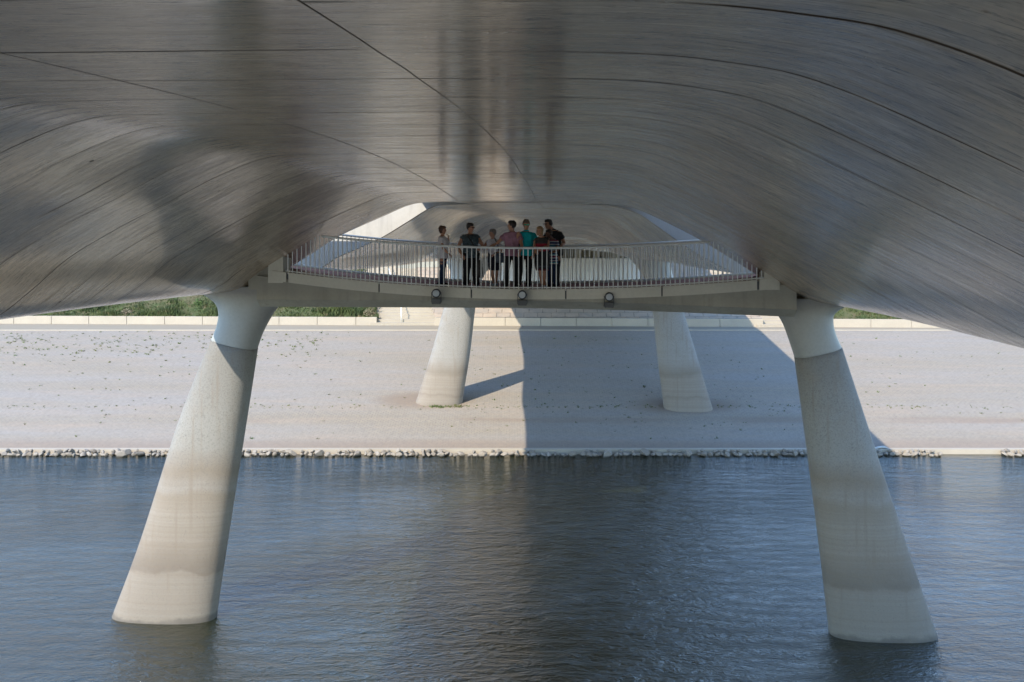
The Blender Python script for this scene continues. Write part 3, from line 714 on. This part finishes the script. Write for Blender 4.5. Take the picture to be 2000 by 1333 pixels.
def hand(bm, w_, d, up, sc=1., curl=.5, side=1):
    """palm with four fingers and a thumb; d: pointing way, up: back of the hand"""
    d = d.normalized(); up = (up-d*up.dot(d)).normalized(); x = d.cross(up)*side
    tube(bm, [w_-d*.02*sc, w_+d*.02*sc, w_+d*.05*sc, w_+d*.085*sc], [(.024*sc, .017*sc), (.034*sc, .017*sc), (.041*sc, .016*sc), (.040*sc, .013*sc)], 10, ref=x)
    for i, (o_, l) in enumerate(((-.030, .068), (-.010, .078), (.010, .074), (.029, .058))):
        b = w_+d*.078*sc+x*o_*sc; p = [b]; a = curl*.35*(1+.12*i)
        for j, fr in enumerate((.45, .32, .23)):
            dd = d*math.cos(a)-up*math.sin(a); p.append(p[-1]+dd*l*fr*sc); a += curl*.75
        tube(bm, p, [.0098*sc, .0095*sc, .0088*sc, .0075*sc], 8)
    b = w_+d*.02*sc-x*.028*sc
    tube(bm, [b, b+(d*.6-x*.8).normalized()*.032*sc-up*.006*sc, b+(d*.85-x*.6).normalized()*.058*sc-up*.014*sc], [.0125*sc, .0115*sc, .009*sc], 8)
def ppl(px, s, H, yaw, spec):
    g = spec.get
    p_ = (px-1000)/2000; u = (p_*s*CT-s*ST)/(CT+p_*ST)
    base = bw(u, s, walk_z(u)); k_ = H/1.7; bw_ = g('bw', 1.)
    t = empty('person', base); tag(t, spec['label'], 'person')
    f, sd = frame(yaw); hf, hs = frame(g('head_yaw', yaw)); Z = Vector((0, 0, 1))
    ln = Vector(g('lean', (0, 0, 0)))*k_                           # how far the shoulders are off the feet
    hp = Vector(g('hip', (0, 0, 0)))*k_
    def ax(z):                                                    # body axis at height fraction z
        return hp + (ln-hp)*max(0, (z-.5)/.33) if z > .5 else hp*(z/.5)
    def at(z): return ax(z)+Z*z*H
    belly = g('belly', 0.)
    TR = [(.455, .150, .100, 0), (.50, .172, .112, 0), (.545, .165, .108, .0), (.60, .146, .102+belly*.6, belly*.5), (.66, .150, .108+belly*.5, belly*.4), (.72, .163, .115+g('bust', 0), .008+g('bust', 0)), (.765, .164, .106, .004), (.795, .148, .086, -.004), (.815, .108, .068, -.01), (.835, .060, .055, -.008)]
    def torso(bm, z0, z1, inf, wide=1.):
        rows = [A(r) for r in TR]; P, Rr = [], []
        for q in range((len(rows)-1)*4+1):
            r = cr(rows, q/4)
            if z0-.001 <= r[0] <= z1+.001: P.append(at(r[0])+f*r[3]*k_); Rr.append(((r[1]*bw_*k_+inf)*wide, r[2]*bw_*k_+inf))
        if P: tube(bm, P, Rr, 22, ref=sd)
    sh, el, wr = {}, {}, {}
    for sg, key in ((-1, 'a'), (1, 'b')):
        sh[key] = at(.787)+sd*sg*.150*k_*bw_
        e, w_ = g('arm_'+key, ((.05*sg, 0, .63), (.07*sg, -.03, .49)))
        el[key] = Vector((e[0]*k_, e[1]*k_, e[2]*H)); wr[key] = Vector((w_[0]*k_, w_[1]*k_, w_[2]*H))
        if g('armrel', True): el[key] += ax(.795)*0+sd*sg*.0
    hipj, kn, an = {}, {}, {}
    for sg, key in ((-1, 'a'), (1, 'b')):
        hipj[key] = at(.50)+sd*sg*.088*k_*bw_
        kk, aa = g('leg_'+key, (None, None))
        an[key] = Vector((aa[0]*k_, aa[1]*k_, .045*H)) if aa else sd*sg*.10*k_+Z*.045*H
        kn[key] = Vector((kk[0]*k_, kk[1]*k_, .275*H)) if kk else (hipj[key]*.45+an[key]*.55)+f*.015*k_; kn[key].z = .275*H
    # body: one continuous surface
    bm = bmesh.new(); torso(bm, .455, .84, 0)
    hc = at(.83)+Z*.088*H+hf*.012*k_+Vector(g('head_off', (0, 0, 0)))*k_
    tube(bm, [at(.815), at(.85)+(hc-at(.93))*.3, hc-Z*.05*k_-hf*.012*k_], [.060*k_, .052*k_, .052*k_], 14)
    hm = Matrix((hs, -hf, Z)).transposed(); hsx = .083*k_*g('hs', 1.)
    ball(bm, hc+Z*.022*k_-hf*.006*k_, (hsx, .097*k_, .103*k_), hm, 20, 14)
    ball(bm, hc-Z*.048*k_+hf*.026*k_, (.052*k_, .056*k_, .062*k_), hm, 16, 10)          # jaw
    ball(bm, hc-Z*.088*k_+hf*.055*k_, (.022*k_, .022*k_, .018*k_), hm, 10, 8)            # chin
    tube(bm, [hc+Z*.03*k_+hf*.082*k_, hc-Z*.002*k_+hf*.104*k_, hc-Z*.016*k_+hf*.088*k_], [.009*k_, .015*k_, .012*k_], 8)   # nose
    ball(bm, hc+Z*.036*k_+hf*.078*k_, (.05*k_, .016*k_, .010*k_), hm, 10, 6)             # brow
    for dz_ in (-.042, -.052): ball(bm, hc+Z*dz_*k_+hf*.082*k_, (.022*k_, .009*k_, .006*k_), hm, 8, 6)      # lips
    for sg in (-1, 1): ball(bm, hc+Z*.0*k_+hs*sg*.072*k_-hf*.008*k_, (.010*k_, .020*k_, .030*k_), hm, 8, 8)   # ears
    for sg, key in ((-1, 'a'), (1, 'b')):
        m1 = sh[key]*.5+el[key]*.5; fa = el[key]*.62+wr[key]*.38; th = g('arm_w', 1.)*k_
        tube(bm, [sh[key]-sd*sg*.03+Z*.0, sh[key], m1, el[key], fa, wr[key]], [.055*th, .052*th, .046*th, .038*th, .040*th, .026*th], 12)
        hd = Vector(g('hand_'+key, tuple((wr[key]-el[key]).normalized()))); hand(bm, wr[key], hd, Vector(g('hup_'+key, tuple(f+Z*.5))), .98*k_, g('curl_'+key, .6), sg)
        tube(bm, [hipj[key]+Z*.02, hipj[key]*.5+kn[key]*.5, kn[key], kn[key]*.65+an[key]*.35, an[key]], [.088*k_*bw_, .072*k_*bw_, .053*k_, .052*k_, .034*k_], 14)
        ff = Vector(g('foot_'+key, tuple(f))).normalized()
        tube(bm, [an[key]-ff*.03*k_-Z*.02*k_, an[key]+ff*.05*k_-Z*.035*k_, an[key]+ff*.14*k_-Z*.055*k_], [(.030*k_, .035*k_), (.036*k_, .030*k_), (.030*k_, .016*k_)], 10, ref=ff.cross(Z))
    fused('body', bm, .0085, SK[spec['skin']], t, 1)
    # shoes
    for key in 'ab':
        ff = Vector(g('foot_'+key, tuple(f))).normalized(); bm = bmesh.new()
        b = Vector((an[key].x, an[key].y, 0))
        tube(bm, [b-ff*.075*k_+Z*.045, b-ff*.03*k_+Z*.052, b+ff*.05*k_+Z*.045, b+ff*.13*k_+Z*.032, b+ff*.185*k_+Z*.026], [(.032*k_, .040), (.040*k_, .050), (.046*k_, .043), (.047*k_, .031), (.028*k_, .018)], 14, ref=ff.cross(Z))
        fused('shoe', bm, .011, spec['shoe'], t, 2)
    # lower clothes
    if 'trousers' in spec:
        bm = bmesh.new(); torso(bm, .455, g('waist', .60), .012)
        for sg, key in ((-1, 'a'), (1, 'b')):
            wl = g('leg_w', 1.)*k_
            tube(bm, [hipj[key]+Z*.05-sd*sg*.01, hipj[key]*.6+kn[key]*.4, kn[key], kn[key]*.5+an[key]*.5, an[key]+Z*.0, an[key]-Z*.02], [.102*wl*bw_, .088*wl, .071*wl, .066*wl, .062*wl, .064*wl], 16)
        fused('trousers', bm, .013, spec['trousers'], t, 2, .006)
    if 'skirt' in spec:
        m, z0, z1, fl = spec['skirt']; bm = bmesh.new(); P, Rr = [], []
        for q in range(13):
            z = z0+(z1-z0)*q/12; P.append(at(z)); e = (1-q/12)
            Rr.append(((.150+.045*math.sin(min(1, q/12*1.15)*math.pi*.75)+fl*e)*k_*bw_, (.115+.02*math.sin(q/12*math.pi)+fl*.7*e)*k_*bw_))
        tube(bm, P, Rr, 26, ref=sd); fused(g('skirt_name', 'skirt'), bm, .013, m, t, 2, .008)
    # shirt
    m, hem, sl_ = spec['shirt']; bm = bmesh.new(); torso(bm, max(hem, .456), .828, .018, g('shirt_w', 1.))
    if hem < .456 or g('loose'):
        tube(bm, [at(hem), at(.56)], [((.178*bw_)*k_+.022, .125*bw_*k_+.02), ((.172*bw_)*k_+.016, .12*bw_*k_+.015+belly*.5)], 22, ref=sd)
    for sg, key in ((-1, 'a'), (1, 'b')):
        e = sh[key]+(el[key]-sh[key])*sl_; th = g('arm_w', 1.)*k_
        tube(bm, [sh[key]-sd*sg*.06, sh[key]+(el[key]-sh[key])*.05, sh[key]*.5+e*.5, e], [.058*th, .066*th, .066*th, .066*th+.006], 14)
    fused('shirt', bm, .012, m, t, 2, .007)
    if g('collar'):
        bm = bmesh.new(); c = at(.842)
        tube(bm, [c-Z*.022+f*.006, c+Z*.012+f*.004], [(.078*k_, .070*k_), (.066*k_, .060*k_)], 18, ref=sd); fused('collar', bm, .010, m, t, 1)
    # hair
    hk, hl = spec['hair']; bm = bmesh.new(); sh_ = hsx+.012*k_
    ball(bm, hc+Z*.040*k_-hf*.026*k_, (sh_, .096*k_, .104*k_), hm, 20, 12)
    ball(bm, hc+Z*.088*k_+hf*.010*k_, (sh_*.92, .088*k_, .052*k_), hm, 16, 10)
    if hl > 0:
        ball(bm, hc-Z*(.02+hl*.5)*k_-hf*.035*k_, (sh_*.98, .066*k_, (.06+hl)*k_), hm, 16, 10)
        if g('bob'):
            for sg in (-1, 1): ball(bm, hc-Z*.02*k_+hs*sg*.062*k_+hf*.012*k_, (.024*k_, .05*k_, .082*k_), hm, 12, 10)
            ball(bm, hc+Z*.085*k_+hf*.055*k_, (.062*k_, .036*k_, .028*k_), hm, 12, 8)
    if g('volume'):
        for q in range(16):
            a = random.uniform(0, 6.28); b_ = random.uniform(.1, 1.2)
            ball(bm, hc+Z*.045*k_-hf*.02*k_+hm @ Vector((math.cos(a)*math.cos(b_)*.07, abs(math.sin(a))*math.cos(b_)*.08, math.sin(b_)*.09))*k_, .032*k_, None, 8, 6)
    fused('hair', bm, .009, HR[hk], t, 1, .010)
    # eyes or sunglasses
    for sg in (-1, 1):
        bm = bmesh.new(); ball(bm, hc+Z*.016*k_+hs*sg*.030*k_+hf*.080*k_, .0115*k_, None, 10, 8); obj('eye', bm, EYE, t, True)
    if g('glasses'):
        bm = bmesh.new()
        for sg in (-1, 1):
            ball(bm, hc+Z*.014*k_+hs*sg*.032*k_+hf*.094*k_, (.029*k_, .007*k_, .022*k_), hm, 14, 8)
            tube(bm, [hc+Z*.022*k_+hs*sg*.060*k_+hf*.092*k_, hc+Z*.02*k_+hs*sg*.080*k_-hf*.005*k_], .004*k_, 6)
        tube(bm, [hc+Z*.02*k_-hs*.012*k_+hf*.098*k_, hc+Z*.02*k_+hs*.012*k_+hf*.098*k_], .004*k_, 6)
        gl = obj('sunglasses', bm, BLK, t, True)
        if g('glasses') == 'mirror':
            for sg in (-1, 1):
                bm = bmesh.new(); ball(bm, hc+Z*.014*k_+hs*sg*.032*k_+hf*.0985*k_, (.023*k_, .005*k_, .017*k_), hm, 14, 8); obj('lens', bm, MIR, gl, True)
    return t, base
k = N('green_mirror_lens'); k.P(Base_Color=(.02, .55, .40), Metallic=.8, Roughness=.15); MIR = k.m
black = cloth('black_cloth', (.012, .013, .017)); navy = cloth('dark_navy_denim', (.018, .035, .085)); white = cloth('white_cotton', (.74, .74, .80)); navyskirt = cloth('dark_blue_skirt', (.022, .025, .042))
mauve = cloth('mauve_cotton', (.36, .20, .27)); teal = cloth('teal_cotton', (.01, .40, .46)); darkgrey = cloth('dark_grey_cotton', (.03, .03, .032)); wshoe = cloth('pale_shoe', (.45, .46, .50)); bshoe = cloth('black_shoe', (.015, .015, .018))
k = N('blue_grey_print'); o = k.co(); f_ = k.noise(o, 17, 4, .7); c = k.ramp(f_, [(.35, (.02, .035, .045)), (.5, (.07, .11, .13)), (.6, (.05, .08, .10)), (.68, (.40, .45, .46))]); k.P(Base_Color=c, Roughness=.85); printm = k.m
k = N('striped_jersey'); o = k.co(); z = k.sep(o)[2]; fr = k.ma('FRACT', k.ma('MULTIPLY', z, 14.)); fr2 = k.ma('FRACT', k.ma('MULTIPLY', z, 4.7))
c = k.mix(k.ma('GREATER_THAN', fr, .62), (.02, .035, .13), (.50, .55, .60)); c = k.mix(k.ma('MULTIPLY', k.ma('GREATER_THAN', fr2, .72), k.ma('LESS_THAN', fr, .4)), c, (.30, .03, .07)); c = k.mix(k.ma('MULTIPLY', k.ma('LESS_THAN', fr2, .25), k.ma('LESS_THAN', fr, .3)), c, (.05, .33, .42)); k.P(Base_Color=c, Roughness=.85); stripe = k.m
k = N('black_red_dress'); o = k.co(); z = k.sep(o)[2]
c = k.ramp(k.map(k.ma('ADD', z, k.ma('MULTIPLY', k.ma('SUBTRACT', k.noise(o, 5, 2), .5), .06)), .4, 1.4, 0, 1), [(.0, (.30, .012, .035)), (.125, (.014, .015, .02)), (.17, (.05, .055, .07)), (.20, (.014, .015, .02)), (.55, (.014, .015, .02)), (.60, (.33, .012, .035)), (.74, (.33, .012, .035)), (.77, (.035, .035, .037)), (.9, (.05, .05, .05))], 'LINEAR'); k.P(Base_Color=c, Roughness=.8); dress = k.m

D = math.pi/180
ppl(864, 26.35, 1.56, 82*D, dict(label='woman in white T-shirt and blue jeans standing leftmost, hand raised to her mouth', skin='tan', hair=('brown', .01), volume=True, shirt=(white, .46, .42), loose=True, trousers=navy, leg_w=.95, shoe=bshoe, bw=1.12, lean=(.00, -.02, 0), hip=(.02, 0, 0), bust=.02,
    arm_a=((.04, -.18, .62), (.20, -.20, .535)), arm_b=((.15, .06, .655), (.175, -.03, .80)), hand_b=(-.2, 0, 1), curl_b=1.4, hup_b=(1, 0, 0), leg_a=((.0, -.06), (-.07, -.06)), leg_b=((.02, .08), (.02, .08))))
ppl(919, 26.45, 1.66, 12*D, dict(label='woman in blue-grey patterned top, black trousers and sunglasses, head turned to the right', skin='tan', head_yaw=62*D, hair=('dark', .0), volume=True, glasses=True, shirt=(printm, .455, .22), loose=True, trousers=black, leg_w=1.28, shoe=bshoe, bw=1.22, bust=.035, lean=(-.01, 0, 0), arm_w=1.15,
    arm_a=((-.34, -.02, .62), (-.215, -.13, .50)), arm_b=((.335, .02, .635), (.235, -.13, .60)), curl_b=1.0, leg_a=((-.10, -.02), (-.12, 0)), leg_b=((.11, 0), (.16, .02))))
ppl(966, 26.95, 1.52, -38*D, dict(label='grey-haired woman in white top and dark knee-length skirt, facing left between two others', skin='fair', head_yaw=-72*D, hair=('grey', .0), shirt=(white, .52, .5), skirt=(navyskirt, .285, .60, .02), shoe=wshoe, bw=1.05, bust=.02, lean=(-.05, 0, 0), hip=(-.01, 0, 0),
    arm_a=((-.33, -.04, .69), (-.50, .0, .655)), arm_b=((.20, -.08, .60), (.02, -.20, .56)), leg_a=((-.08, -.03), (-.02, -.06)), leg_b=((.06, .02), (.04, .06))))
ppl(998, 26.3, 1.75, 192*D, dict(label='man in mauve polo shirt with his back to the viewer, arm stretched to the railing', skin='tan', head_yaw=258*D, hair=('dark', .0), shirt=(mauve, .475, .52), collar=True, loose=True, trousers=black, leg_w=1.08, shoe=bshoe, bw=1.14, lean=(.03, 0, 0), hip=(.03, 0, 0), arm_w=1.1,
    arm_b=((-.34, -.06, .665), (-.56, -.14, .595)), arm_a=((.27, -.12, .63), (.20, -.22, .52)), curl_b=1.0, hup_b=(0, 0, 1), leg_b=((-.11, .0), (-.13, .03)), leg_a=((.13, -.02), (.13, -.03))))
ppl(1023, 26.5, 1.77, 4*D, dict(label='man in bright teal polo shirt with mirrored green sunglasses, facing the viewer', skin='tan', hair=('greybrown', .0), volume=True, glasses='mirror', shirt=(teal, .475, .5), collar=True, loose=True, trousers=black, leg_w=1.06, shoe=bshoe, bw=1.16, belly=.05, lean=(.06, 0, 0), hip=(.03, 0, 0), arm_w=1.1,
    arm_a=((-.24, -.16, .645), (-.155, -.26, .755)), hand_a=(.25, -.1, 1), hup_a=(0, -1, .2), curl_a=1.0, arm_b=((.345, .02, .63), (.25, -.07, .50)), leg_a=((-.09, 0), (-.14, .02)), leg_b=((.13, 0), (.11, -.02))))
ppl(1058, 26.25, 1.60, -6*D, dict(label='blond woman in a black dress with red middle and red hem, leaning on the railing', skin='tan', head_yaw=-22*D, hair=('blond', .04), bob=True, shirt=(dress, .52, .18), skirt=(dress, .29, .60, .012), skirt_name='dress_skirt', shoe=wshoe, bw=1.08, bust=.03, lean=(.0, -.04, 0), hip=(.02, .03, 0), head_off=(-.05, -.02, 0),
    arm_a=((-.20, -.10, .66), (-.16, -.20, .61)), arm_b=((.17, -.16, .69), (-.03, -.28, .645)), curl_b=1.1, leg_a=((-.04, 0), (.02, -.02)), leg_b=((.07, .04), (.07, .06))))
ppl(1077, 26.8, 1.53, -30*D, dict(label='dark-haired person in striped blue shirt and jeans bending forward beside the blond woman', skin='brown', head_yaw=-60*D, hair=('dark', .0), shirt=(stripe, .40, .5), loose=True, trousers=navy, leg_w=1.0, shoe=bshoe, bw=1.02, lean=(.02, -.10, 0), hip=(-.0, .04, 0), head_off=(-.10, -.06, -.01),
    arm_a=((-.20, -.28, .66), (-.24, -.36, .60)), arm_b=((.16, -.28, .63), (-.04, -.38, .60)), leg_a=((-.10, 0), (-.08, 0)), leg_b=((.05, 0), (.12, .04))))
ppl(1081, 27.3, 1.80, -40*D, dict(label='tall man in dark shirt and sunglasses standing at the back, behind the striped shirt', skin='tan', head_yaw=-55*D, hair=('dark', .0), glasses=True, shirt=(darkgrey, .455, .55), collar=True, loose=True, trousers=black, shoe=bshoe, bw=1.2, lean=(.0, -.05, 0), hip=(.03, 0, 0), head_off=(-.13, -.04, -.01), arm_w=1.15,
    arm_a=((-.26, -.20, .66), (-.16, -.34, .60)), arm_b=((.27, -.10, .64), (.18, -.30, .60))))

# bags carried by the people
def bag(px, s, zc, w_, h_, d_, mat, label, strap, name='shoulder_bag', slump=.0):
    p_ = (px-1000)/2000; u = (p_*s*CT-s*ST)/(CT+p_*ST); b = bw(u, s, 0); b.z = ZC+zc
    t = empty(name, b); tag(t, label, 'bag')
    bm = bmesh.new()
    tube(bm, [(0, 0, -h_/2), (0, 0, -h_*.38), (0, 0, 0), (slump, 0, h_*.35), (slump, 0, h_/2)], [(w_*.46, d_*.45), (w_*.52, d_*.6), (w_*.5, d_*.55), (w_*.42, d_*.4), (w_*.36, d_*.16)], 20, ref=(1, 0, 0))
    fused('bag_body', bm, .012, mat, t, 2, .012)
    bm = bmesh.new(); tube(bm, [Vector(q)-b for q in strap], [(.016, .005)]*len(strap), 6); obj('strap', bm, mat, t, True)
    return t
def W(px, py, Y): return Vector(((px-1000)/2000*Y, Y, ZC-(py-445)/2000*Y))
leather = plain('black_leather', (.02, .018, .018), .5); denim = cloth('faded_denim', (.10, .13, .18))
bag(935.5, 26.25, -1.06, .19, .46, .13, leather, 'tall black shoulder bag hanging at the side of the woman in the patterned top', [W(934, 495, 26.2), W(924, 478, 26.05), W(914, 462, 26.1), W(910, 458, 26.3)])
bag(976, 26.75, -.79, .27, .26, .11, denim, 'denim-coloured cloth bag under the arm of the grey-haired woman', [W(974, 490, 26.7), W(972, 478, 26.6), W(968, 470, 26.7), W(966, 465, 26.9)], 'cloth_bag', .03)
# litter on the river kerb
t = empty('litter', (17.0, 47.18, .22)); tag(t, 'crumpled white paper litter lying on the river kerb', 'litter')
bm = bmesh.new(); tube(bm, [(-.28, 0, .02), (-.1, .03, .05), (.1, 0, .07), (.3, .02, .03)], [(.05, .03), (.09, .05), (.10, .06), (.04, .02)], 9); obj('paper', bm, M['whitewall'], t)
